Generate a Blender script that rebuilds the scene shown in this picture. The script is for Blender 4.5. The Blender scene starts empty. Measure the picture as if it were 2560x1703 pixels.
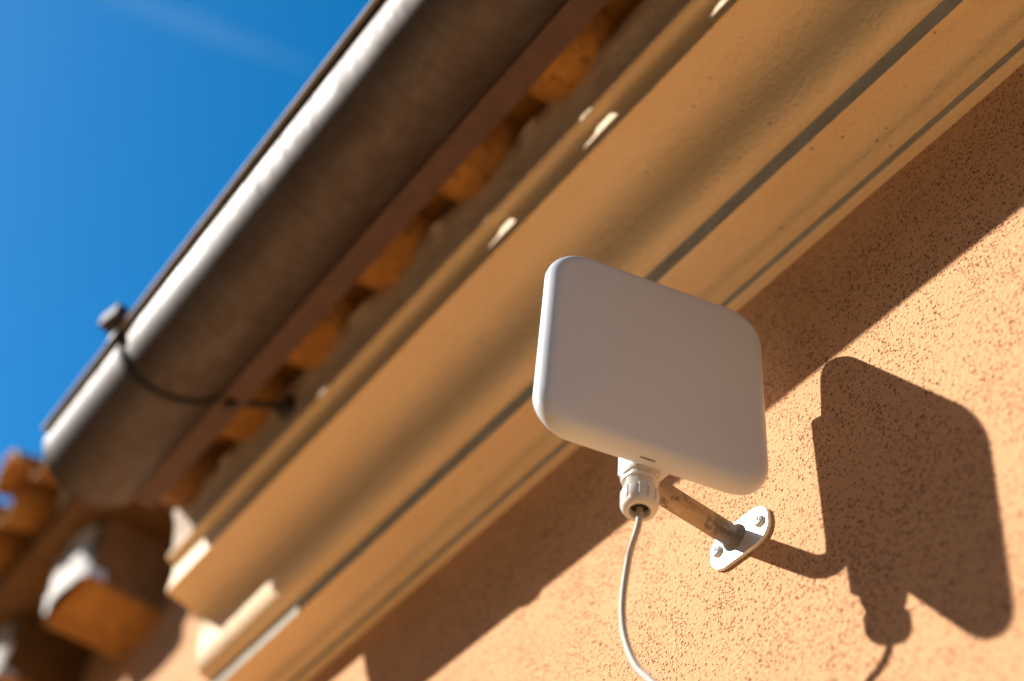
import bpy, math, random
from mathutils import Vector, Matrix, noise
random.seed(7)
C = bpy.context.scene
COL = C.collection
S = 0.65            # metres per drawing unit (wall stands 1 unit = 0.65 m in front of the camera)
CAMZ = 1.6          # eye height above the ground
def V(x, y, z): return Vector((x * S, y * S, z * S + CAMZ))

# ------------------------------------------------------------------ camera
cam = bpy.data.cameras.new('camera'); co = bpy.data.objects.new('camera', cam); COL.objects.link(co)
cam.sensor_width = 36; cam.lens = 50.28; cam.clip_start = 0.05; cam.clip_end = 2000
r = Vector((0.60384155, 0.79334608, 0.07731359)); u = Vector((0.58408803, -0.50638837, 0.63435950)); f = Vector((-0.54241733, 0.33789468, 0.76916229))
co.matrix_world = Matrix(((r.x, u.x, -f.x, 0), (r.y, u.y, -f.y, 0), (r.z, u.z, -f.z, CAMZ), (0, 0, 0, 1)))
cam.dof.use_dof = True; cam.dof.focus_distance = 1.205; cam.dof.aperture_fstop = 2.2
C.camera = co

# ------------------------------------------------------------------ light
TOSUN = Vector((-0.55862133, -0.59435971, 0.57851426))
w = bpy.data.worlds.new('World'); C.world = w; w.use_nodes = True
nt = w.node_tree; bg = nt.nodes['Background']
sky = nt.nodes.new('ShaderNodeTexSky'); sky.sky_type = 'NISHITA'; sky.sun_disc = False
sky.sun_elevation = math.asin(TOSUN.z); sky.sun_rotation = math.atan2(TOSUN.x, TOSUN.y)
sky.air_density = 0.8; sky.dust_density = 0.6; sky.ozone_density = 6.0; sky.altitude = 200
hs = nt.nodes.new('ShaderNodeHueSaturation'); hs.inputs['Saturation'].default_value = 1.3; hs.inputs['Hue'].default_value = 0.487
nt.links.new(sky.outputs[0], hs.inputs['Color']); nt.links.new(hs.outputs[0], bg.inputs[0]); bg.inputs[1].default_value = 0.110
sl = bpy.data.lights.new('sun', 'SUN'); so = bpy.data.objects.new('sun', sl); COL.objects.link(so)
sl.energy = 5.0; sl.angle = math.radians(0.53); sl.color = (1.0, 0.955, 0.89)
so.rotation_euler = TOSUN.to_track_quat('Z', 'Y').to_euler(); so.location = (-3, -3, 6)
C.view_settings.view_transform = 'Standard'; C.view_settings.look = 'None'
C.view_settings.exposure = 0.95; C.view_settings.gamma = 1.0
C.render.engine = 'CYCLES'
C.cycles.max_bounces = 10; C.cycles.diffuse_bounces = 6; C.cycles.glossy_bounces = 4
C.cycles.use_denoising = True
C.cycles.sample_clamp_indirect = 6

# ------------------------------------------------------------------ helpers
class MB:
    """collects faces in world space and links them as one mesh object"""
    def __init__(self): self.v = []; self.f = []; self.sm = []
    def add(self, vs, fs, smooth=True):
        o = len(self.v); self.v += [Vector(p) for p in vs]
        for q in fs: self.f.append([i + o for i in q]); self.sm.append(smooth)
    def grid(self, rows, closed_u=False, closed_v=False, smooth=True, flip=False):
        n = len(rows); m = len(rows[0]); vs = [p for r_ in rows for p in r_]; fs = []
        for i in range(n if closed_u else n - 1):
            for j in range(m if closed_v else m - 1):
                a = i * m + j; b = i * m + (j + 1) % m; c = ((i + 1) % n) * m + (j + 1) % m; d = ((i + 1) % n) * m + j
                fs.append([a, d, c, b] if flip else [a, b, c, d])
        self.add(vs, fs, smooth)
    def ngon(self, pts, smooth=False): self.add(pts, [list(range(len(pts)))], smooth)
    def box(self, p0, p1, ax=None, smooth=False):
        x0, y0, z0 = p0; x1, y1, z1 = p1
        vs = [Vector((x, y, z)) for z in (z0, z1) for y in (y0, y1) for x in (x0, x1)]
        if ax: vs = [ax @ v for v in vs]
        self.add(vs, [[0, 2, 3, 1], [4, 5, 7, 6], [0, 1, 5, 4], [2, 6, 7, 3], [0, 4, 6, 2], [1, 3, 7, 5]], smooth)
    def tube(self, pts, rad, n=20, caps=True):
        pts = [Vector(p) for p in pts]; rows = []; prev = None
        for i, p in enumerate(pts):
            t = (pts[min(i + 1, len(pts) - 1)] - pts[max(i - 1, 0)]).normalized()
            if prev is None: a = t.orthogonal().normalized()
            else: a = (prev - t * prev.dot(t)).normalized()
            prev = a; b = t.cross(a); rr = rad[i] if isinstance(rad, (list, tuple)) else rad
            rows.append([p + (a * math.cos(2 * math.pi * k / n) + b * math.sin(2 * math.pi * k / n)) * rr for k in range(n)])
        self.grid(rows, closed_v=True)
        if caps: self.ngon(rows[0]); self.ngon(rows[-1][::-1])
    def lathe(self, o, ax, prof, n=32, fac=None):
        """prof: (distance along axis, radius); fac(k, t) scales the radius"""
        ax = Vector(ax).normalized(); a = ax.orthogonal().normalized(); b = ax.cross(a); rows = []
        for (t, rr) in prof:
            rows.append([o + ax * t + (a * math.cos(2 * math.pi * k / n) + b * math.sin(2 * math.pi * k / n)) * rr * (fac(k, t) if fac else 1) for k in range(n)])
        self.grid(rows, closed_v=True)
        return rows
    def build(self, name, m, parent=None, sharp=None, bevel=None, sub=0, origin=None):
        org = parent.location.copy() if parent is not None else Vector((0, 0, 0))
        if parent is not None and parent.parent is not None: org += parent.parent.location
        if origin is not None: org = Vector(origin)
        me = bpy.data.meshes.new(name); me.from_pydata([tuple(v - org) for v in self.v], [], self.f)
        me.polygons.foreach_set('use_smooth', self.sm); me.update()
        import bmesh
        bm = bmesh.new(); bm.from_mesh(me); bmesh.ops.remove_doubles(bm, verts=bm.verts, dist=1e-6)
        bmesh.ops.recalc_face_normals(bm, faces=bm.faces); bm.to_mesh(me); bm.free()
        if sharp: me.set_sharp_from_angle(angle=math.radians(sharp))
        me.materials.append(m)
        o = bpy.data.objects.new(name, me); COL.objects.link(o)
        if origin is not None: o.location = org
        if parent is not None: o.parent = parent
        if bevel:
            b = o.modifiers.new('bevel', 'BEVEL'); b.width = bevel; b.segments = 3; b.limit_method = 'ANGLE'; b.angle_limit = math.radians(35)
        return o
def tag(o, label, cat, group=None, kind=None):
    o['label'] = label
    if cat: o['category'] = cat
    if group: o['group'] = group
    if kind: o['kind'] = kind
    return o
def thing(name, loc, label, cat, group=None):
    o = bpy.data.objects.new(name, None); COL.objects.link(o); o.location = loc; o.empty_display_size = 0.05
    return tag(o, label, cat, group)

# ------------------------------------------------------------------ materials
class N:
    def __init__(self, name):
        self.m = bpy.data.materials.new(name); self.m.use_nodes = True; self.t = self.m.node_tree
        self.b = self.t.nodes['Principled BSDF']
    def new(self, ty, **k):
        n = self.t.nodes.new(ty)
        for a, v in k.items(): setattr(n, a, v)
        return n
    def link(self, a, b): self.t.links.new(a, b)
    def pos(self, scale=(1, 1, 1), local=False):
        if local: s = self.new('ShaderNodeTexCoord').outputs['Object']
        else: s = self.new('ShaderNodeNewGeometry').outputs['Position']
        mp = self.new('ShaderNodeMapping'); mp.inputs['Scale'].default_value = scale; self.link(s, mp.inputs[0]); return mp.outputs[0]
    def noise(self, vec, scale, detail=4, rough=0.55, dist=0.0):
        n = self.new('ShaderNodeTexNoise'); n.inputs['Scale'].default_value = scale; n.inputs['Detail'].default_value = detail
        n.inputs['Roughness'].default_value = rough; n.inputs['Distortion'].default_value = dist; self.link(vec, n.inputs['Vector']); return n.outputs[0]
    def voro(self, vec, scale, feat='F1', rnd=1.0):
        n = self.new('ShaderNodeTexVoronoi', feature=feat); n.inputs['Scale'].default_value = scale; n.inputs['Randomness'].default_value = rnd
        self.link(vec, n.inputs['Vector']); return n
    def ramp(self, fac, stops, interp='LINEAR'):
        n = self.new('ShaderNodeValToRGB'); n.color_ramp.interpolation = interp; e = n.color_ramp.elements
        while len(e) < len(stops): e.new(0.5)
        for el, (p, c) in zip(e, stops):
            el.position = p; el.color = (c, c, c, 1) if isinstance(c, (int, float)) else tuple(c) + (1,)
        self.link(fac, n.inputs[0]); return n.outputs[0]
    def mix(self, fac, a, b, mode='MIX'):
        n = self.new('ShaderNodeMix', data_type='RGBA', blend_type=mode); 
        for i, x in ((0, fac), (6, a), (7, b)):
            if hasattr(x, 'links'): self.link(x, n.inputs[i])
            elif isinstance(x, (int, float)): n.inputs[i].default_value = x if i == 0 else (x, x, x, 1)
            else: n.inputs[i].default_value = tuple(x) + (1,)
        return n.outputs[2]
    def math(self, op, a, b=0.0, clamp=False):
        n = self.new('ShaderNodeMath', operation=op, use_clamp=clamp)
        for i, x in ((0, a), (1, b)):
            if hasattr(x, 'links'): self.link(x, n.inputs[i])
            else: n.inputs[i].default_value = x
        return n.outputs[0]
    def bump(self, h, strength=1.0, dist=0.001, prev=None):
        n = self.new('ShaderNodeBump'); n.inputs['Strength'].default_value = strength; n.inputs['Distance'].default_value = dist
        self.link(h, n.inputs['Height'])
        if prev is not None: self.link(prev, n.inputs['Normal'])
        return n.outputs[0]
    def done(self, col=None, rough=0.8, metal=0.0, nrm=None, spec=0.3):
        b = self.b
        for k, x in (('Base Color', col), ('Roughness', rough), ('Metallic', metal), ('Specular IOR Level', spec)):
            if x is None: continue
            if hasattr(x, 'links'): self.link(x, b.inputs[k])
            elif k == 'Base Color': b.inputs[k].default_value = tuple(x) + (1,)
            else: b.inputs[k].default_value = x
        if nrm is not None: self.link(nrm, b.inputs['Normal'])
        return self.m

def mat_stucco():
    n = N('peach_stucco'); p = n.pos()
    grain = n.noise(p, 260, 3, 0.6); grain2 = n.noise(p, 620, 2, 0.5)
    warp = n.noise(p, 300, 2)
    # pinholes: sparse cells of a voronoi, thinned out in drifts
    vec = n.new('ShaderNodeVectorMath', operation='ADD'); n.link(p, vec.inputs[0])
    sc = n.new('ShaderNodeVectorMath', operation='SCALE'); sc.inputs['Scale'].default_value = 0.0008
    nz = n.new('ShaderNodeTexNoise'); nz.inputs['Scale'].default_value = 420; n.link(p, nz.inputs['Vector']); n.link(nz.outputs['Color'], sc.inputs[0]); n.link(sc.outputs[0], vec.inputs[1])
    pv = vec.outputs[0]
    masks = []
    drift = n.noise(p, 22, 3, 0.6)
    for scale, size, keep in ((250, 0.38, 0.56), (390, 0.43, 0.66), (155, 0.27, 0.30)):
        v = n.voro(pv, scale)
        sep = n.new('ShaderNodeSeparateColor'); n.link(v.outputs['Color'], sep.inputs[0])
        lim = n.math('MULTIPLY', n.ramp(drift, [(0.34, 0.18), (0.64, 1.0)]), keep)
        on = n.math('LESS_THAN', sep.outputs[0], lim)
        rad = n.math('MULTIPLY', n.math('ADD', n.math('MULTIPLY', sep.outputs[1], 0.7), 0.4), size)
        d = n.math('SUBTRACT', rad, v.outputs['Distance'])
        hole = n.math('MULTIPLY', n.math('MULTIPLY', d, 9.0, True), on)
        masks.append(hole)
    m = n.math('MAXIMUM', n.math('MAXIMUM', masks[0], masks[1]), masks[2])
    base = n.mix(n.ramp(n.noise(p, 5, 4, 0.6), [(0.3, 0), (0.7, 1)]), (0.60, 0.305, 0.140), (0.66, 0.35, 0.172))
    base = n.mix(n.ramp(grain, [(0.35, 0), (0.7, 1)]), base, (0.70, 0.40, 0.215))
    col = n.mix(n.math('MULTIPLY', m, 0.84), base, (0.165, 0.05, 0.015))
    h = n.math('ADD', n.math('MULTIPLY', grain, 1.0), n.math('MULTIPLY', grain2, 0.35))
    b1 = n.bump(h, 0.75, 0.0026)
    b2 = n.bump(n.math('MULTIPLY', m, -1.0), 0.8, 0.0012, b1)
    return n.done(col, 0.92, 0, b2, 0.15)

def mat_cornice():
    n = N('cream_painted_plaster'); p = n.pos(); ps = n.pos((0.25, 1, 1))
    a = n.ramp(n.noise(ps, 16, 4, 0.6, 0.3), [(0.32, 0), (0.68, 1)])
    col = n.mix(a, (0.80, 0.575, 0.33), (0.84, 0.63, 0.385))
    col = n.mix(n.ramp(n.noise(ps, 60, 3, 0.6), [(0.45, 0), (0.75, 0.35)]), col, (0.74, 0.53, 0.26))
    v = n.voro(p, 150); sep = n.new('ShaderNodeSeparateColor'); n.link(v.outputs['Color'], sep.inputs[0])
    pit = n.math('MULTIPLY', n.math('MULTIPLY', n.math('SUBTRACT', 0.28, v.outputs['Distance']), 8, True), n.math('LESS_THAN', sep.outputs[0], 0.02))
    col = n.mix(n.math('MULTIPLY', pit, 0.7), col, (0.16, 0.07, 0.02))
    peel = n.noise(p, 190, 2, 0.5, 0.4); fine = n.noise(p, 700, 2, 0.5)
    lump = n.noise(ps, 30, 3, 0.5)
    b = n.bump(n.math('ADD', peel, n.math('MULTIPLY', fine, 0.15)), 0.8, 0.0030)
    b = n.bump(lump, 0.30, 0.006, b)
    b = n.bump(n.math('MULTIPLY', pit, -1), 0.5, 0.001, b)
    return n.done(col, 0.62, 0, b, 0.35)

def mat_gutter():
    n = N('weathered_grey_metal'); p = n.pos(); ps = n.pos((0.6, 1, 1)); pd = n.pos((1, 0.12, 0.12))
    a = n.ramp(n.noise(ps, 26, 6, 0.65, 0.4), [(0.36, 0), (0.66, 1)])
    col = n.mix(a, (0.094, 0.082, 0.076), (0.066, 0.046, 0.036))
    drip = n.ramp(n.noise(pd, 85, 4, 0.65, 0.2), [(0.45, 0), (0.72, 1)])
    col = n.mix(n.math('MULTIPLY', drip, 0.30), col, (0.04, 0.022, 0.015))
    sp = n.ramp(n.noise(p, 95, 5, 0.7), [(0.54, 0), (0.70, 1)])
    col = n.mix(n.math('MULTIPLY', sp, 0.4), col, (0.09, 0.032, 0.016))
    b = n.bump(n.noise(p, 60, 4, 0.6), 0.07, 0.002)
    b = n.bump(n.noise(n.pos((0.25, 1, 1)), 9, 2, 0.5), 0.25, 0.006, b)
    ro = n.math('ADD', n.ramp(a, [(0, 0.50), (1, 0.60)]), n.math('MULTIPLY', drip, 0.12))
    return n.done(col, ro, 0.45, b, 0.6)

def mat_tile(name, c1, c2, c3, rnd=True):
    n = N(name); p = n.pos(local=True)
    oi = n.new('ShaderNodeObjectInfo')
    off = n.new('ShaderNodeVectorMath', operation='ADD'); n.link(p, off.inputs[0])
    mul = n.math('MULTIPLY', oi.outputs['Random'], 7.0); n.link(mul, off.inputs[1]); p = off.outputs[0]
    a = n.ramp(n.noise(p, 18, 5, 0.6, 0.3), [(0.35, 0), (0.65, 1)])
    col = n.mix(a, c1, c2)
    moss = n.ramp(n.noise(p, 55, 5, 0.7), [(0.52, 0), (0.66, 1)])
    col = n.mix(n.math('MULTIPLY', moss, 0.75), col, c3)
    hv = n.new('ShaderNodeHueSaturation'); n.link(col, hv.inputs['Color'])
    n.link(n.math('ADD', n.math('MULTIPLY', oi.outputs['Random'], 0.3), 0.85), hv.inputs['Value'])
    b = n.bump(n.noise(p, 120, 4, 0.65), 0.4, 0.003)
    return n.done(hv.outputs[0], 0.88, 0, b, 0.2)

def mat_plain(name, col, rough, metal=0.0, bscale=None, bstr=0.1, bdist=0.001, spec=0.4, var=0.0):
    n = N(name); p = n.pos(); c = col; b = None
    if var:
        c = n.mix(n.ramp(n.noise(p, 45, 4, 0.6), [(0.35, 0), (0.65, 1)]), col, tuple(x * (1 - var) for x in col))
    if bscale: b = n.bump(n.noise(p, bscale, 3, 0.6), bstr, bdist)
    return n.done(c, rough, metal, b, spec)

def mat_plastic():
    n = N('off_white_plastic'); p = n.pos()
    dust = n.ramp(n.noise(p, 9, 5, 0.65), [(0.4, 0), (0.75, 1)])
    col = n.mix(n.math('MULTIPLY', dust, 0.5), (0.590, 0.620, 0.650), (0.545, 0.565, 0.585))
    v = n.voro(p, 95); sep = n.new('ShaderNodeSeparateColor'); n.link(v.outputs['Color'], sep.inputs[0])
    dot = n.math('MULTIPLY', n.math('MULTIPLY', n.math('SUBTRACT', 0.075, v.outputs['Distance']), 30, True), n.math('LESS_THAN', sep.outputs[0], 0.16))
    col = n.mix(n.math('MULTIPLY', dot, 0.6), col, (0.25, 0.2, 0.16))
    b = n.bump(n.noise(p, 1500, 2, 0.5), 0.05, 0.0004)
    return n.done(col, 0.42, 0, b, 0.4)

def mat_pole():
    n = N('stained_galvanised_tube'); p = n.pos(); ps = n.pos((1, 0.15, 1))
    st = n.ramp(n.noise(ps, 120, 4, 0.6), [(0.35, 0), (0.65, 1)])
    col = n.mix(st, (0.42, 0.33, 0.22), (0.29, 0.21, 0.13))
    big = n.noise(p, 38, 3, 0.5); fine = n.noise(p, 190, 5, 0.7)
    patch = n.ramp(n.math('ADD', n.math('MULTIPLY', big, 0.6), n.math('MULTIPLY', fine, 0.4)), [(0.532, 0), (0.55, 1)])
    col = n.mix(n.math('MULTIPLY', patch, 0.8), col, (0.13, 0.105, 0.075))
    sx = n.new('ShaderNodeSeparateXYZ'); n.link(n.pos(), sx.inputs[0])   # scorched zinc beside the weld
    burn = n.ramp(n.math('ADD', sx.outputs[1], n.math('MULTIPLY', n.math('SUBTRACT', fine, 0.5), 0.03)), [(0.608, 0), (0.632, 1)])
    col = n.mix(n.math('MULTIPLY', burn, 0.75), col, (0.12, 0.12, 0.12))
    b = n.bump(n.math('MULTIPLY', patch, -1), 0.5, 0.0006)
    b = n.bump(n.noise(ps, 300, 3, 0.6), 0.15, 0.0006, b)
    return n.done(col, 0.42, 0.55, b, 0.5)

def mat_mortar(name, c1, c2):
    n = N(name); p = n.pos()
    col = n.mix(n.ramp(n.noise(p, 30, 5, 0.65), [(0.35, 0), (0.65, 1)]), c1, c2)
    b = n.bump(n.noise(p, 90, 5, 0.65), 0.6, 0.006)
    return n.done(col, 0.95, 0, b, 0.1)

M_STUCCO = mat_stucco(); M_CORN = mat_cornice(); M_GUT = mat_gutter()
M_TILE = mat_tile('orange_terracotta', (0.44, 0.215, 0.05), (0.30, 0.135, 0.034), (0.10, 0.06, 0.02))
M_SLAB = mat_tile('stained_terracotta', (0.20, 0.10, 0.038), (0.15, 0.072, 0.026), (0.08, 0.05, 0.02))
M_OLD = mat_tile('weathered_terracotta', (0.24, 0.115, 0.04), (0.17, 0.08, 0.028), (0.08, 0.05, 0.02))
M_PLASTIC = mat_plastic()
M_GLAND = mat_plain('grey_white_nylon', (0.60, 0.57, 0.53), 0.45, 0, 500, 0.05, 0.0005)
M_CABLE = mat_plain('pale_grey_cable', (0.37, 0.335, 0.29), 0.5, 0, 300, 0.05, 0.0005)
M_DARK = mat_plain('dark_recess', (0.02, 0.018, 0.016), 0.7)
M_SLOT = mat_plain('grey_slot', (0.09, 0.075, 0.065), 0.6)
M_POLE = mat_pole()
M_PLATE = mat_plain('zinc_plated_steel', (0.72, 0.73, 0.74), 0.38, 0.35, 140, 0.10, 0.0008, var=0.15)
M_SCREW = mat_plain('screw_steel', (0.6, 0.6, 0.6), 0.35, 0.6)
M_HOOK = mat_plain('dark_hook_steel_lip_shade', (0.035, 0.03, 0.027), 0.6, 0.2, 90, 0.1, 0.001)
M_LIP = mat_plain('dull_lip_metal', (0.38, 0.36, 0.34), 0.7, 0.1, 70, 0.1, 0.001, spec=0.15, var=0.3)
M_CLIP = mat_plain('grey_clip_steel', (0.055, 0.043, 0.037), 0.7, 0.0, 90, 0.1, 0.001, var=0.3)
M_FLASH = mat_plain('brown_red_painted_flashing', (0.11, 0.058, 0.042), 0.6, 0.1, 60, 0.2, 0.002, var=0.25)
M_MORTAR = mat_mortar('lime_mortar', (0.62, 0.52, 0.42), (0.48, 0.40, 0.32))
M_FILLET = mat_mortar('grey_fillet', (0.50, 0.47, 0.40), (0.40, 0.37, 0.30))  # upright cornice fillets in a greyer tone than the mouldings
M_WHITE = mat_mortar('pale_lime_render', (0.80, 0.78, 0.74), (0.70, 0.66, 0.6))
M_DECK = mat_plain('roof_boards', (0.16, 0.10, 0.06), 0.9, 0, 40, 0.2, 0.003)
M_GROUND = mat_mortar('pale_warm_paving', (0.54, 0.33, 0.15), (0.49, 0.30, 0.13))

# ------------------------------------------------------------------ ground
g = MB(); g.ngon([(-300, -300, 0), (300, -300, 0), (300, 300, 0), (-300, 300, 0)])
tag(g.build('ground', M_GROUND), 'pale warm paved ground below the house wall', None, kind='structure')

# ------------------------------------------------------------------ faint contrail, far up in the sky
def far(px, py, d):
    return Vector((0, 0, CAMZ)) + (f + r * ((px - 1178.5) / 3292) + u * (-(py - 784) / 3292)) * d
n_ = bpy.data.materials.new('thin_ice_cloud'); n_.use_nodes = True; t_ = n_.node_tree; t_.nodes.remove(t_.nodes['Principled BSDF'])
vs_ = t_.nodes.new('ShaderNodeVolumeScatter'); vs_.inputs['Density'].default_value = 0.0022; t_.links.new(vs_.outputs[0], t_.nodes['Material Output'].inputs['Volume'])
ct = MB(); a_, b_ = far(60, -90, 1400), far(760, 175, 1400)
ct.tube([a_.lerp(b_, k / 12) for k in range(13)], [3 + 9 * math.sin(math.pi * (k + 0.3) / 12.6) for k in range(13)], 20)
tag(ct.build('contrail', n_, None, origin=a_), 'faint pale contrail streak in the deep blue sky', 'contrail')

# ------------------------------------------------------------------ house: wall, cornice, mortar, roof deck
XL, XR = -2.475, 2.2
house = thing('house', V(0, 1.2, 0) * 1.0, 'peach stucco house with moulded cream cornice under its eaves', 'house')
house.location.z = 0
b = MB()
def solid_box(mb, x0, x1, y0, y1, z0, z1): mb.box(V(x0, y0, z0), V(x1, y1, z1))
solid_box(b, XL, XR, 1.0, 1.5, -CAMZ / S, 2.12)
b.build('wall', M_STUCCO, house)

def smooth_path(pts, n=6):
    """Catmull-Rom through 2-D points"""
    out = []
    for i in range(len(pts) - 1):
        p0 = pts[max(i - 1, 0)]; p1 = pts[i]; p2 = pts[i + 1]; p3 = pts[min(i + 2, len(pts) - 1)]
        for k in range(n):
            t = k / n
            out.append(tuple(0.5 * (2 * b_ + (c_ - a_) * t + (2 * a_ - 5 * b_ + 4 * c_ - d_) * t * t + (3 * b_ - a_ - 3 * c_ + d_) * t ** 3) for a_, b_, c_, d_ in zip(p0, p1, p2, p3)))
    out.append(tuple(pts[-1])); return out
# pieces of the moulding from the wall upwards (y, z); a break between pieces is a sharp arris
pieces = [
    [(1.002, 1.7570), (0.994, 1.7578), (0.988, 1.7590), (0.984, 1.7615)],                  # quirk against the wall
    [(0.984, 1.7615), (0.9838, 1.769), (0.9836, 1.778)],
    [(0.9836, 1.778), (0.974, 1.7782), (0.967, 1.780), (0.962, 1.785), (0.958, 1.792), (0.951, 1.798), (0.938, 1.8005), (0.92, 1.8005), (0.900, 1.7990), (0.8916, 1.800)],
    [(0.8916, 1.800), (0.8905, 1.820), (0.8895, 1.838)],                                    # upright fillet
    [(0.8895, 1.838), (0.872, 1.842), (0.858, 1.853), (0.848, 1.872), (0.8425, 1.895), (0.838, 1.925), (0.829, 1.952), (0.814, 1.972), (0.795, 1.984), (0.773, 1.991), (0.752, 1.995), (0.735, 1.998)],
    [(0.735, 1.998), (0.7365, 2.010), (0.737, 2.035), (0.7365, 2.052), (0.734, 2.067), (0.728, 2.0755), (0.720, 2.078), (0.713, 2.083), (0.711, 2.090), (0.715, 2.098)],
]
def end_dip(x): return 0.0
cb = MB(); fl = MB(); NX = 420
xs = [XL + (XR - XL) * i / NX for i in range(NX + 1)]
sil = []
for k, pc in enumerate(pieces):
    path = smooth_path(pc, 4)
    rows = []
    for x in xs:
        row = []
        for j, (y, z) in enumerate(path):
            e = 0.0006 * noise.noise(Vector((x * 60, y * 40, z * 40))) + 0.0016 * noise.noise(Vector((x * 5, y * 9, z * 9)))
            edge = (j == 0 and k > 0) or (j == len(path) - 1)
            if edge: e += 0.0011 * noise.noise(Vector((x * 95, k * 3.1 if j == 0 else (k + 1) * 3.1, 0.5)))
            row.append(V(x, y + e * 0.7, z + e))
        rows.append(row)
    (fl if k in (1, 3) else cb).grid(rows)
    sil += path
back = [(1.05, 2.100), (1.05, 1.757)]
for x in (XL, XR):
    cb.ngon([V(x, *q) for q in sil + back])
cb.grid([[V(x, 0.715, 2.098), V(x, 1.05, 2.100)] for x in (XL, XR)], smooth=False)
cb.build('cornice', M_CORN, house, sharp=38); fl.build('cornice_fillet', M_FILLET, house)

TX0, TSP = -1.015, 0.2747           # canal tile rhythm
SL = math.tan(math.radians(16))
def belly(y): return 2.176 + (y - 0.634) * SL
mb = MB(); rows = []
for i in range(261):
    x = XL + (0.3 - XL) * i / 260
    ph = (x - TX0) / TSP; d = abs(ph - round(ph)) * 2       # 0 at trough axis, 1 in the gap
    front = [(0.721, 2.0965), (0.716, 2.12), (0.711, 2.15), (0.704, 2.18), (0.698 - 0.008 * d, 2.212), (0.697 + 0.012 * d, 2.235), (0.70 + 0.03 * d, 2.31)]
    row = []
    for (y, z) in front:
        e = 0.006 * noise.noise(Vector((x * 9, y * 20, z * 20))) + 0.003 * noise.noise(Vector((x * 30, y * 50, z * 50)))
        if z < 2.10: e *= 0.2
        row.append(V(x, y + e, z))
    row += [V(x, 0.86, 2.33), V(x, 0.86, 2.0965)]
    rows.append(row)
mb.grid(rows, closed_v=True); mb.ngon(rows[0]); mb.ngon(rows[-1])
mb.build('mortar_bed', M_MORTAR, house, sharp=60)
db = MB()
db.add([V(x, y, z) for x in (XL, XR) for (y, z) in ((0.80, belly(0.80) - 0.05), (0.80, belly(0.80) - 0.004), (2.4, belly(2.4) - 0.004), (2.4, belly(2.4) - 0.05))],
       [[0, 1, 2, 3], [4, 7, 6, 5], [0, 4, 5, 1], [1, 5, 6, 2], [2, 6, 7, 3], [3, 7, 4, 0]], False)
db.build('roof_deck', M_DECK, house)

# ------------------------------------------------------------------ added unseen block, cuts low sky light and shades the paving
ow = thing('sky_blocker', (-10, -30, 0), 'unseen tall block added behind the viewer to cut the sky light', 'house')
b = MB(); b.box((-75, -38, 0), (55, -22, 20.2)); b.build('wall', M_STUCCO, ow)  # body of the added unseen block
b = MB(); b.add([(x, y, z) for x in (-75.4, 55.4) for (y, z) in ((-22.3, 20.2), (-30, 22.4), (-38.3, 20.2), (-30, 20.21))], [[0, 1, 2, 3], [7, 6, 5, 4], [0, 4, 5, 1], [1, 5, 6, 2], [2, 6, 7, 3], [3, 7, 4, 0]], False)
b.build('sky_blocker_roof', M_SLAB, ow)
for k in range(8):
    wx_ = -66 + 15 * k
    for wz in (4.5, 10.5, 16.0):
        b = MB(); b.box((wx_, -22.02, wz), (wx_ + 2.4, -21.97, wz + 2.6)); b.build('sky_blocker_window', M_DARK, ow)

# ------------------------------------------------------------------ canal tiles
def tile_mesh(name, R, L, thick, half, up, taper, m):
    """half pipe: origin at the front end on the pipe's axis, running along +Y; up=-1 is a trough, +1 a cover"""
    mb = MB(); n = 22; ny = 7; outer = []; inner = []
    for i in range(ny):
        t = i / (ny - 1); y = L * t * S
        ro = R * (1 - taper * t)
        ro_row = []; ri_row = []
        for k in range(n + 1):
            a = -half + 2 * half * k / n
            for rr, row in ((ro, ro_row), (ro - thick, ri_row)):
                w_ = 1 + 0.012 * noise.noise(Vector((a * 2, t * 4, up * 5.0)))
                yy = y + (0.006 * S * noise.noise(Vector((a * 4, 3.3 * up, 0))) if i == 0 else 0)
                row.append(Vector((rr * w_ * math.sin(a) * S, yy, up * rr * w_ * math.cos(a) * S)))
        outer.append(ro_row); inner.append(ri_row)
    mb.grid(outer); mb.grid(inner, flip=True)
    for A, B in ((outer[0], inner[0]), (outer[-1], inner[-1])): mb.grid([A, B], smooth=False)
    for k in (0, n): mb.grid([[r_[k] for r_ in outer], [r_[k] for r_ in inner]], smooth=False)
    o = mb.build(name, m, sharp=50)
    return o
ROT = math.radians(16)
def put(o, x, y, z, roll=0.0):
    o.location = V(x, y, z); o.rotation_euler = (ROT, roll, 0)
trough = tile_mesh('trough_tile', 0.100, 0.62, 0.016, math.radians(80), -1, -0.08, M_TILE)
cover = tile_mesh('cover_tile', 0.100, 0.62, 0.016, math.radians(78), 1, 0.10, M_TILE)
YF = 0.550
ordn = ['nearest the top of the photo', 'second down from the top', 'third down from the top', 'fourth down from the top', 'fifth down from the top', 'lowest, beside the pale mortar end']
first_t = first_c = True
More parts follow.
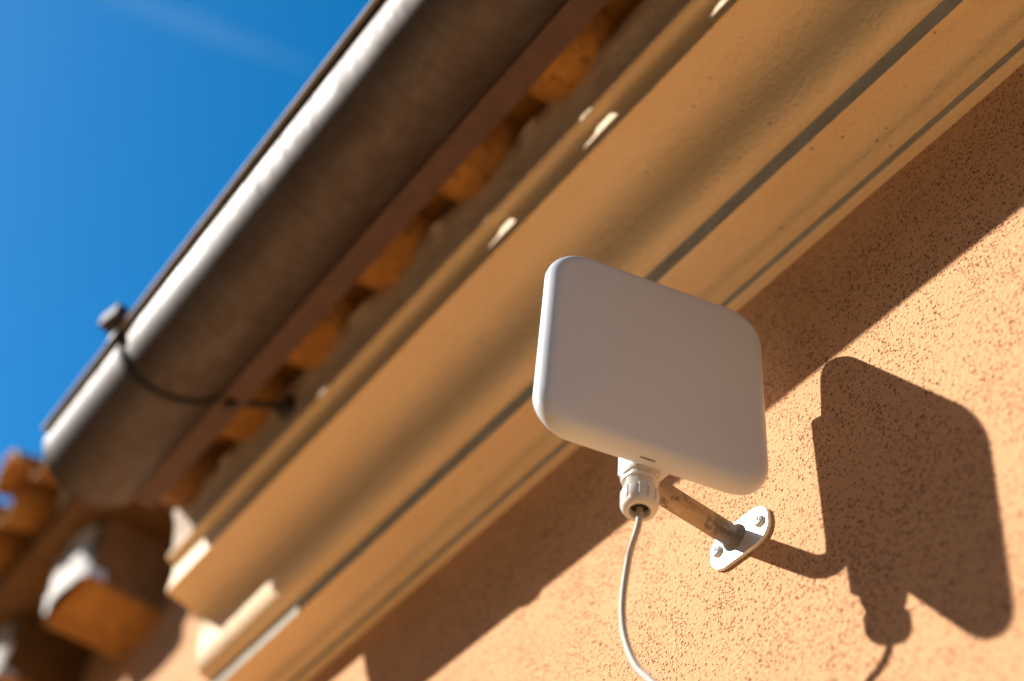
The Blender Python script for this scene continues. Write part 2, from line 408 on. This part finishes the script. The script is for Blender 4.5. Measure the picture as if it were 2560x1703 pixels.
for i in range(-3, 6):
    x = TX0 - TSP * i
    for c_ in (0, 1):
        o = trough if first_t else trough.copy()
        if not first_t: COL.objects.link(o)
        first_t = False
        y = YF + random.uniform(-0.008, 0.008) + c_ * 0.50
        put(o, x + random.uniform(-0.004, 0.004), y, belly(y) + 0.1 + c_ * 0.02, random.uniform(-0.03, 0.03))
        if c_ == 0 and 0 <= i <= 5: lab = 'orange terracotta channel tile end under the eave, ' + ordn[i]
        elif c_ == 0: lab = 'orange channel tile end at the eave, beyond the top edge of the photo'
        else: lab = 'terracotta channel tile higher up the roof, hidden from below'
        if i == 5:
            o.data = o.data.copy(); o.data.materials[0] = M_OLD
        tag(o, lab, 'roof tile', 'channel tiles along the eave')
    for c_ in ((0, 1) if i < 5 else ()):
        o = cover if first_c else cover.copy()
        if not first_c: COL.objects.link(o)
        first_c = False
        y = YF - 0.005 + random.uniform(-0.01, 0.01) + c_ * 0.50
        put(o, x - TSP / 2, y, belly(YF) + (y - YF) * SL + 0.036 + c_ * 0.02, random.uniform(-0.03, 0.03))
        tag(o, 'terracotta cover tile capping a gap between channel tiles', 'roof tile', 'cover tiles along the eave')

# ------------------------------------------------------------------ flashing strip between tiles and gutter
fb = MB(); rows = []
for i in range(101):
    x = -2.38 + (2.0 + 2.38) * i / 100
    e = 0.0012 * noise.noise(Vector((x * 4, 0, 0)))
    rows.append([V(x, 0.566, 2.0985 + e), V(x, 0.6155, 2.1005 + e), V(x, 0.6155, 2.1045 + e), V(x, 0.566, 2.1025 + e)])
fb.grid(rows, closed_v=True, smooth=False); fb.ngon(rows[0]); fb.ngon(rows[-1])
tag(fb.build('eave_flashing', M_FLASH), 'brown red metal strip running behind the gutter under the tile ends', 'flashing')

# ------------------------------------------------------------------ gutter
def gz(x): return 0.004
def rear(x): return 1.05 + 0.10 * min(1.0, max(0.0, (-1.44 - x) / 0.12))     # how far round the back rim reaches
GC = (0.468, 2.167); GR = 0.117; GX0, GX1 = -2.40, 2.0
gut = thing('gutter', V(GX0, *GC), 'half round weathered grey metal gutter along the roof edge, sunlit on its outer side', 'gutter')
gb = MB(); rows = []; na = 40
for i in range(241):
    x = GX0 + (GX1 - GX0) * i / 240
    e = 0.0012 * noise.noise(Vector((x * 1.3, 2, 0))) + gz(x)
    an = [math.pi + math.pi * rear(x) * k / na for k in range(na + 1)]
    loop = [(GC[0] + GR * math.cos(a), GC[1] + GR * math.sin(a)) for a in an] + [(GC[0] + (GR - 0.004) * math.cos(a), GC[1] + (GR - 0.004) * math.sin(a)) for a in reversed(an)]
    rows.append([V(x, y, z + e) for (y, z) in loop])
gb.grid(rows, closed_v=True); gb.ngon(rows[0]); gb.ngon(rows[-1])
gb.build('trough', M_GUT, gut, sharp=50)
bb = MB(); xs_ = [GX0 + (GX1 - GX0) * i / 120 for i in range(121)]
bb.tube([V(x, 0.3395, 2.1765 + gz(x)) for x in xs_], 0.0062 * S, 16)
bb.build('rolled_lip', M_LIP, gut)
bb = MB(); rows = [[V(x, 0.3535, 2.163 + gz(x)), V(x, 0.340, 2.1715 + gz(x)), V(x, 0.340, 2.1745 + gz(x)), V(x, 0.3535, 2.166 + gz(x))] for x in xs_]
bb.grid(rows, closed_v=True, smooth=False); bb.ngon(rows[0]); bb.ngon(rows[-1]); bb.build('lip_gap_shade', M_HOOK, gut)  # dark strip paints in the shade of the gap under the lip
eb = MB()
pts = [(GC[0] + (GR + 0.001) * math.cos(math.pi + math.pi * 0.99 * k / 30), GC[1] + gz(GX0) + (GR + 0.001) * math.sin(math.pi + math.pi * 0.99 * k / 30)) for k in range(31)]
eb.grid([[V(GX0 - 0.004, *q) for q in pts], [V(GX0 + 0.006, *q) for q in pts]]); eb.ngon([V(GX0 - 0.004, *q) for q in pts])
eb.build('end_cap', M_GUT, gut, sharp=50)

# gutter bracket
HX = -2.01
br = thing('gutter_bracket', V(HX, *GC), 'thin dark strap hook wrapped under the gutter with a raised square clip at the lip', 'gutter bracket')
sb = MB(); hw = 0.0075
path = []
for k in range(25):
    a = math.pi * 0.985 + math.pi * 0.87 * k / 24
    path.append((GC[0] + (GR + 0.0040) * math.cos(a), GC[1] + gz(-2.0) + (GR + 0.0040) * math.sin(a)))
path += [(0.584, 2.085), (0.592, 2.094), (0.640, 2.130), (0.705, 2.165)]
def strap(mb, path, xa, xb, hw, th):
    rows = []
    for i, (y, z) in enumerate(path):
        a = path[max(i - 1, 0)]; c = path[min(i + 1, len(path) - 1)]; x = xa + (xb - xa) * i / len(path)
        t = Vector((c[0] - a[0], c[1] - a[1])).normalized(); nn = Vector((t.y, -t.x))
        p = [V(x - hw, y - nn.x * th, z - nn.y * th), V(x + hw, y - nn.x * th, z - nn.y * th), V(x + hw, y + nn.x * th, z + nn.y * th), V(x - hw, y + nn.x * th, z + nn.y * th)]
        rows.append(p)
    mb.grid(rows, closed_v=True, smooth=False); mb.ngon(rows[0]); mb.ngon(rows[-1])
strap(sb, path, -2.05, -1.975, hw, 0.004)
sb.build('strap', M_HOOK, br)
sb = MB(); solid_box(sb, -2.068, -2.034, 0.330, 0.357, 2.155, 2.192); sb.build('lip_clamp', M_HOOK, br, bevel=0.001)
sb = MB(); sb.tube([V(-2.045, 0.338, 2.186), V(-2.047, 0.331, 2.198), V(-2.05, 0.324, 2.208)], 0.007 * S, 12); sb.build('neck', M_HOOK, br)
sb = MB()
axm = Matrix.Translation(V(-2.052, 0.322, 2.216)) @ Matrix.Rotation(math.radians(12), 4, 'Z')
sb.box((-0.029 * S, -0.017 * S, -0.017 * S), (0.029 * S, 0.017 * S, 0.017 * S), axm); sb.build('clip', M_CLIP, br, bevel=0.0012)
sb = MB(); solid_box(sb, -1.99, -1.955, 0.69, 0.715, 2.14, 2.178); sb.build('anchor', M_HOOK, br, bevel=0.001)

# ------------------------------------------------------------------ taller house at the left
nh = thing('taller_house', V(-4.5, 1.2, 0), 'taller peach house beside the gutter end, with corbelled eave', 'house')
nh.location.z = 0
b = MB(); solid_box(b, -7.5, XL - 0.002, 1.001, 1.5, -CAMZ / S, 3.2); b.build('wall', M_STUCCO, nh)
for i in range(4):
    x1 = -3.33 - 0.60 * i
    cbm = MB(); solid_box(cbm, x1 - 0.27, x1, 0.752, 1.01, 2.625, 2.86)
    cor = cbm.build('corbel', M_SLAB, nh, bevel=0.006)
    cbm = MB(); solid_box(cbm, x1 - 0.272, x1 + 0.003, 0.748, 1.01, 2.60, 2.6245)
    ctl = cbm.build('corbel_tile', M_TILE, None, bevel=0.003); ctl.parent = cor; ctl.location = -nh.location
b = MB(); solid_box(b, -7.0, -3.20, 0.64, 1.02, 2.862, 2.93); b.build('soffit_slab', M_SLAB, nh, bevel=0.006)
for i in range(4):
    x1 = -3.36 - 0.60 * i
    wb = MB(); rows = []
    for a in range(15):
        z = 2.60 + 0.46 * a / 14
        row = []
        for q in range(9):
            x = x1 - 0.30 * q / 8 + 0.05 - 0.20 * a / 14 + 0.03 * noise.noise(Vector((z * 12, i * 3, q > 4)))
            bulge = 0.035 * math.sin(math.pi * q / 8) ** 0.5 + 0.012 * noise.noise(Vector((x * 20, z * 20, 0)))
            row.append(V(x, 0.756 - bulge - 0.10 * max(0, (a - 8) / 6), z))
        rows.append(row)
    wb.grid(rows); wb.grid([[r_[0] for r_ in rows], [r_[0] + Vector((0, 0.03, 0)) for r_ in rows]]); wb.grid([[r_[-1] for r_ in rows], [r_[-1] + Vector((0, 0.03, 0)) for r_ in rows]])
    wb.build('plaster_patch', M_WHITE, nh)
b = MB()
zz = lambda y: 2.945 + (y - 0.64) * SL
b.add([V(x, y, z) for x in (-7.0, -3.2) for (y, z) in ((0.66, 2.932), (0.66, 2.97), (2.2, zz(2.2) + 0.02), (2.2, zz(2.2) - 0.02))],
      [[0, 1, 2, 3], [4, 7, 6, 5], [0, 4, 5, 1], [1, 5, 6, 2], [2, 6, 7, 3], [3, 7, 4, 0]], False)
b.build('roof_deck', M_DECK, nh)
for i in range(6):
    for src, dx, dz, yy, lab in ((trough, 0, 0.1, 0.50, 'terracotta channel tile at the eave of the taller house'), (cover, -TSP / 2, 0.036, 0.47, 'terracotta cover tile at the eave of the taller house')):
        o = src.copy(); COL.objects.link(o)
        y = yy + random.uniform(-0.01, 0.01); put(o, -3.40 - TSP * i + dx, y, zz(y) + 0.02 + dz, random.uniform(-0.04, 0.04))
        if i == 0: lab = 'end channel tile of the taller eave, against the sky left of the gutter' if src is trough else 'end cover tile of the taller eave, beside the gutter end'
        tag(o, lab, 'roof tile', 'tiles along the taller eave')

# ------------------------------------------------------------------ wall bracket: pole and plate
PX, PY, PZ = -0.990, 0.823, 1.298
wbk = thing('wall_bracket', V(PX, 0.995, PZ), 'stained galvanised tube bracket screwed to the wall, bent upwards behind the white panel', 'bracket')
pb = MB(); rb = 0.055
pp = [V(PX, 0.994, PZ), V(PX, 0.94, PZ)]
for k in range(13):
    a = math.pi / 2 * k / 12
    pp.append(V(PX, PY + rb - rb * math.sin(a), PZ + rb - rb * math.cos(a)))
pp += [V(PX, PY, 1.45), V(PX, PY, 1.565)]
pb.tube(pp, 0.0153 * S, 28); pb.build('tube', M_POLE, wbk, sharp=60)
plb = MB(); CX, CZ = -0.982, 1.2925; ring = []
for cx, cz, a0 in ((1, 1, 0), (-1, 1, 90), (-1, -1, 180), (1, -1, 270)):
    for k in range(13):
        a = math.radians(a0 + 90 * k / 12)
        ring.append((CX + cx * 0.0265 + 0.028 * math.cos(a), CZ + cz * 0.004 + 0.0275 * math.sin(a)))
def lens(mb, y, k_=1.0, ): return [V(CX + (x - CX) * k_, y, CZ + (z - CZ) * k_) for (x, z) in ring]
rows = [lens(plb, 0.9995), lens(plb, 0.9945), lens(plb, 0.9935, 0.985)]
plb.grid(rows, closed_v=True); plb.ngon(rows[-1]); plb.ngon(rows[0]); plb.build('base_plate', M_PLATE, wbk, sharp=40)
wd = MB(); wd.lathe(V(PX, 0.994, PZ), (0, -1, 0), [(0, 0.0205 * S), (0.003 * S, 0.0195 * S), (0.007 * S, 0.0165 * S), (0.010 * S, 0.0152 * S)], 28, lambda k, t: 1 + 0.05 * noise.noise(Vector((k * 0.9, t * 300, 0))))
wd.build('weld', M_POLE, wbk)
for (sx, sz) in ((-0.942, 1.293), (-1.021, 1.2935)):
    sc = MB(); o = V(sx, 0.9935, sz)
    rws = sc.lathe(o, (0, -1, 0), [(0, 0.0085 * S), (0.0025 * S, 0.0085 * S), (0.0045 * S, 0.0065 * S), (0.0052 * S, 0.003 * S), (0.0053 * S, 0.0001)], 24)
    scr = sc.build('screw', M_SCREW, wbk, sharp=50)
    sl_ = MB()
    for ang in (20, 110):
        mt = Matrix.Translation(o + Vector((0, -0.0053 * S, 0))) @ Matrix.Rotation(math.radians(ang), 4, 'Y')
        sl_.box((-0.0042 * S, -0.0003 * S, -0.0009 * S), (0.0042 * S, 0.0005 * S, 0.0009 * S), mt)
    so_ = sl_.build('cross_recess', M_DARK, None); so_.parent = scr; so_.location = -wbk.location

# ------------------------------------------------------------------ antenna panel
ac = Vector((-0.91642221, 0.79086556, 1.41420918)); py_, tl, rl = 1.29619, -0.06337, 0.01797
wx = Vector((math.cos(py_), math.sin(py_), 0)); nn = Vector((math.sin(py_), -math.cos(py_), 0)); up = Vector((0, 0, 1))
up2 = up * math.cos(tl) - nn * math.sin(tl); nf = nn * math.cos(tl) + up * math.sin(tl)
w2 = wx * math.cos(rl) + up2 * math.sin(rl); u3 = -wx * math.sin(rl) + up2 * math.cos(rl)
PWD, PHT = 0.3169, 0.3283
def PL(a, b_, c_):
    q = ac + w2 * a + u3 * b_ + nf * c_; return V(q.x, q.y, q.z)
ant = thing('antenna', V(*ac), 'white rounded square antenna panel held on a tube bracket in front of the wall', 'antenna')
def rrect(inset, rad, n=14):
    hw_, hh = PWD / 2 - inset, PHT / 2 - inset; r_ = max(rad - inset * 0.85, 0.006); pts = []
    for cx, cy, a0 in ((hw_ - r_, hh - r_, 0), (-hw_ + r_, hh - r_, 90), (-hw_ + r_, -hh + r_, 180), (hw_ - r_, -hh + r_, 270)):
        for k in range(n + 1):
            a = math.radians(a0 + 90 * k / n); pts.append((cx + r_ * math.cos(a), cy + r_ * math.sin(a)))
    return pts
def shell(layers, rad=0.054):
    rows = []
    for (ins, c_) in layers: rows.append([PL(a, b_, c_) for (a, b_) in rrect(ins, rad)])
    return rows
mbf = MB()
lay = [(0.004, -0.0065), (0.0006, -0.0062), (0.0, -0.005), (0.0, 0.0)]
for k in range(1, 11):
    a = math.pi / 2 * k / 10; lay.append((0.021 * (1 - math.cos(a)), 0.0185 * math.sin(a)))
lay += [(0.035, 0.0196), (0.06, 0.0207), (0.09, 0.0214), (0.12, 0.0218), (0.15, 0.0219)]
rows = shell(lay); mbf.grid(rows, closed_v=True); mbf.ngon(rows[-1], True)
mbf.build('front_cover', M_PLASTIC, ant)
mbb = MB()
rows = shell([(0.0035, -0.0062), (0.0022, -0.0075), (0.004, -0.010), (0.010, -0.0135), (0.02, -0.015), (0.15, -0.0155)])
mbb.grid(rows, closed_v=True); mbb.ngon(rows[-1]); mbb.build('back_shell', M_PLASTIC, ant, sharp=50)
# little slot in the lower edge of the cover
sm = MB(); a_ = math.radians(38)
def slot_pt(a, t, lift): # t = angle round the lower fillet
    return PL(a, -PHT / 2 + 0.021 * (1 - math.cos(t)) - lift * math.cos(t), 0.0185 * math.sin(t) + lift * math.sin(t))
A0, A1 = -0.0185, 0.0015; pts = []
rows = []
for k in range(9):
    t = math.radians(16) + math.radians(6) * (k / 8)
    rows.append([slot_pt(A0 + (A1 - A0) * q / 12 + (0.0006 if k in (0, 8) else 0) * (1 if q < 6 else -1), t, 0.0004) for q in range(13)])
sm.grid(rows); sm.build('indicator_slot', M_SLOT, ant)
# bracket block behind the panel, carrying the gland and the clamp
GXc, GYc = -0.957, 0.804
blk = MB(); solid_box(blk, -0.978, -0.925, 0.785, 0.831, 1.262, 1.40)
mbr = blk.build('mount_block', M_PLASTIC, ant, bevel=0.0015)
blk = MB(); solid_box(blk, -1.001, -0.935, 0.797, 0.832, 1.385, 1.560); blk.build('pole_clamp', M_PLASTIC, ant, bevel=0.003)
# cable gland, hanging straight down
gl = thing_gl = None
go = V(GXc, GYc, 1.2625); dn = (0, 0, -1)
mg = MB()
neck = [(0.0, 0.0185), (0.016, 0.0185)]
t = 0.0175
while t < 0.034:
    neck += [(t, 0.0182), (t + 0.0009, 0.0198), (t + 0.0022, 0.0198), (t + 0.0031, 0.0182)]; t += 0.0042
neck += [(0.040, 0.0182)]
mg.lathe(go, dn, [(a * S, r_ * S) for a, r_ in neck], 40); neck_o = mg.build('cable_gland', M_GLAND, ant, sharp=35)
def sub(mbx, name, m, parent, **k):
    o = mbx.build(name, m, None, **k); o.parent = parent; o.location = -ant.location; return o
mg = MB()
def hexf(n, rnd):
    def g_(k, t):
        a = (2 * math.pi * k / n + 0.35) % (math.pi / 3) - math.pi / 6
        return min(1.0, (math.cos(math.pi / 6) / math.cos(a)) * 1.085)
    return g_
mg.lathe(go, dn, [(0.0, 0.019 * S), (0.0005 * S, 0.0235 * S), (0.0015 * S, 0.0243 * S), (0.0085 * S, 0.0243 * S), (0.0098 * S, 0.0236 * S), (0.0099 * S, 0.021 * S)], 48)
mg.lathe(go, dn, [(0.0095 * S, 0.0228 * S), (0.0165 * S, 0.0228 * S), (0.0180 * S, 0.0212 * S), (0.0182 * S, 0.0175 * S)], 72, hexf(72, 0))
sub(mg, 'hex_flange', M_GLAND, neck_o, sharp=30)
mg = MB()
def ribs(k, t):
    a = (k % 8) / 8
    if t > 0.054 * S: return 0.985
    base = 0.925 if a < 0.2 else 1.0
    return base
prof_n = [(0.0335, 0.0182), (0.0337, 0.0224), (0.0350, 0.0236), (0.0530, 0.0236), (0.0545, 0.0228), (0.0575, 0.0222), (0.0607, 0.0205), (0.0625, 0.0178), (0.0629, 0.0150), (0.0623, 0.0134), (0.0608, 0.0128), (0.052, 0.0124)]
mg.lathe(go, dn, [(a * S, r_ * S) for a, r_ in prof_n], 96, ribs)
sub(mg, 'clamping_nut', M_GLAND, neck_o, sharp=40)
mg = MB(); rws = mg.lathe(go, dn, [(0.0525 * S, 0.0125 * S), (0.0525 * S, 0.0001)], 32); sub(mg, 'seal', M_DARK, neck_o)

# ------------------------------------------------------------------ cable
cabp = [(GXc, GYc, 1.205), (-0.9575, 0.8045, 1.190), (-0.963, 0.8060, 1.1765), (-0.974, 0.8085, 1.163), (-0.9875, 0.8135, 1.1485), (-1.000, 0.8175, 1.111), (-1.004, 0.8200, 1.0755), (-0.997, 0.8205, 1.036), (-0.978, 0.8205, 0.991), (-0.9525, 0.8205, 0.957), (-0.915, 0.82, 0.905), (-0.87, 0.82, 0.82), (-0.85, 0.84, 0.70), (-0.86, 0.90, 0.50)]
cp = smooth_path(cabp, 8); cm = MB(); cm.tube([V(*q) for q in cp], 0.0041 * S, 16)
co_ = cm.build('cable', M_CABLE, None, origin=V(*cabp[-1]))
tag(co_, 'thin pale grey cable hanging from the gland below the white panel', 'cable')
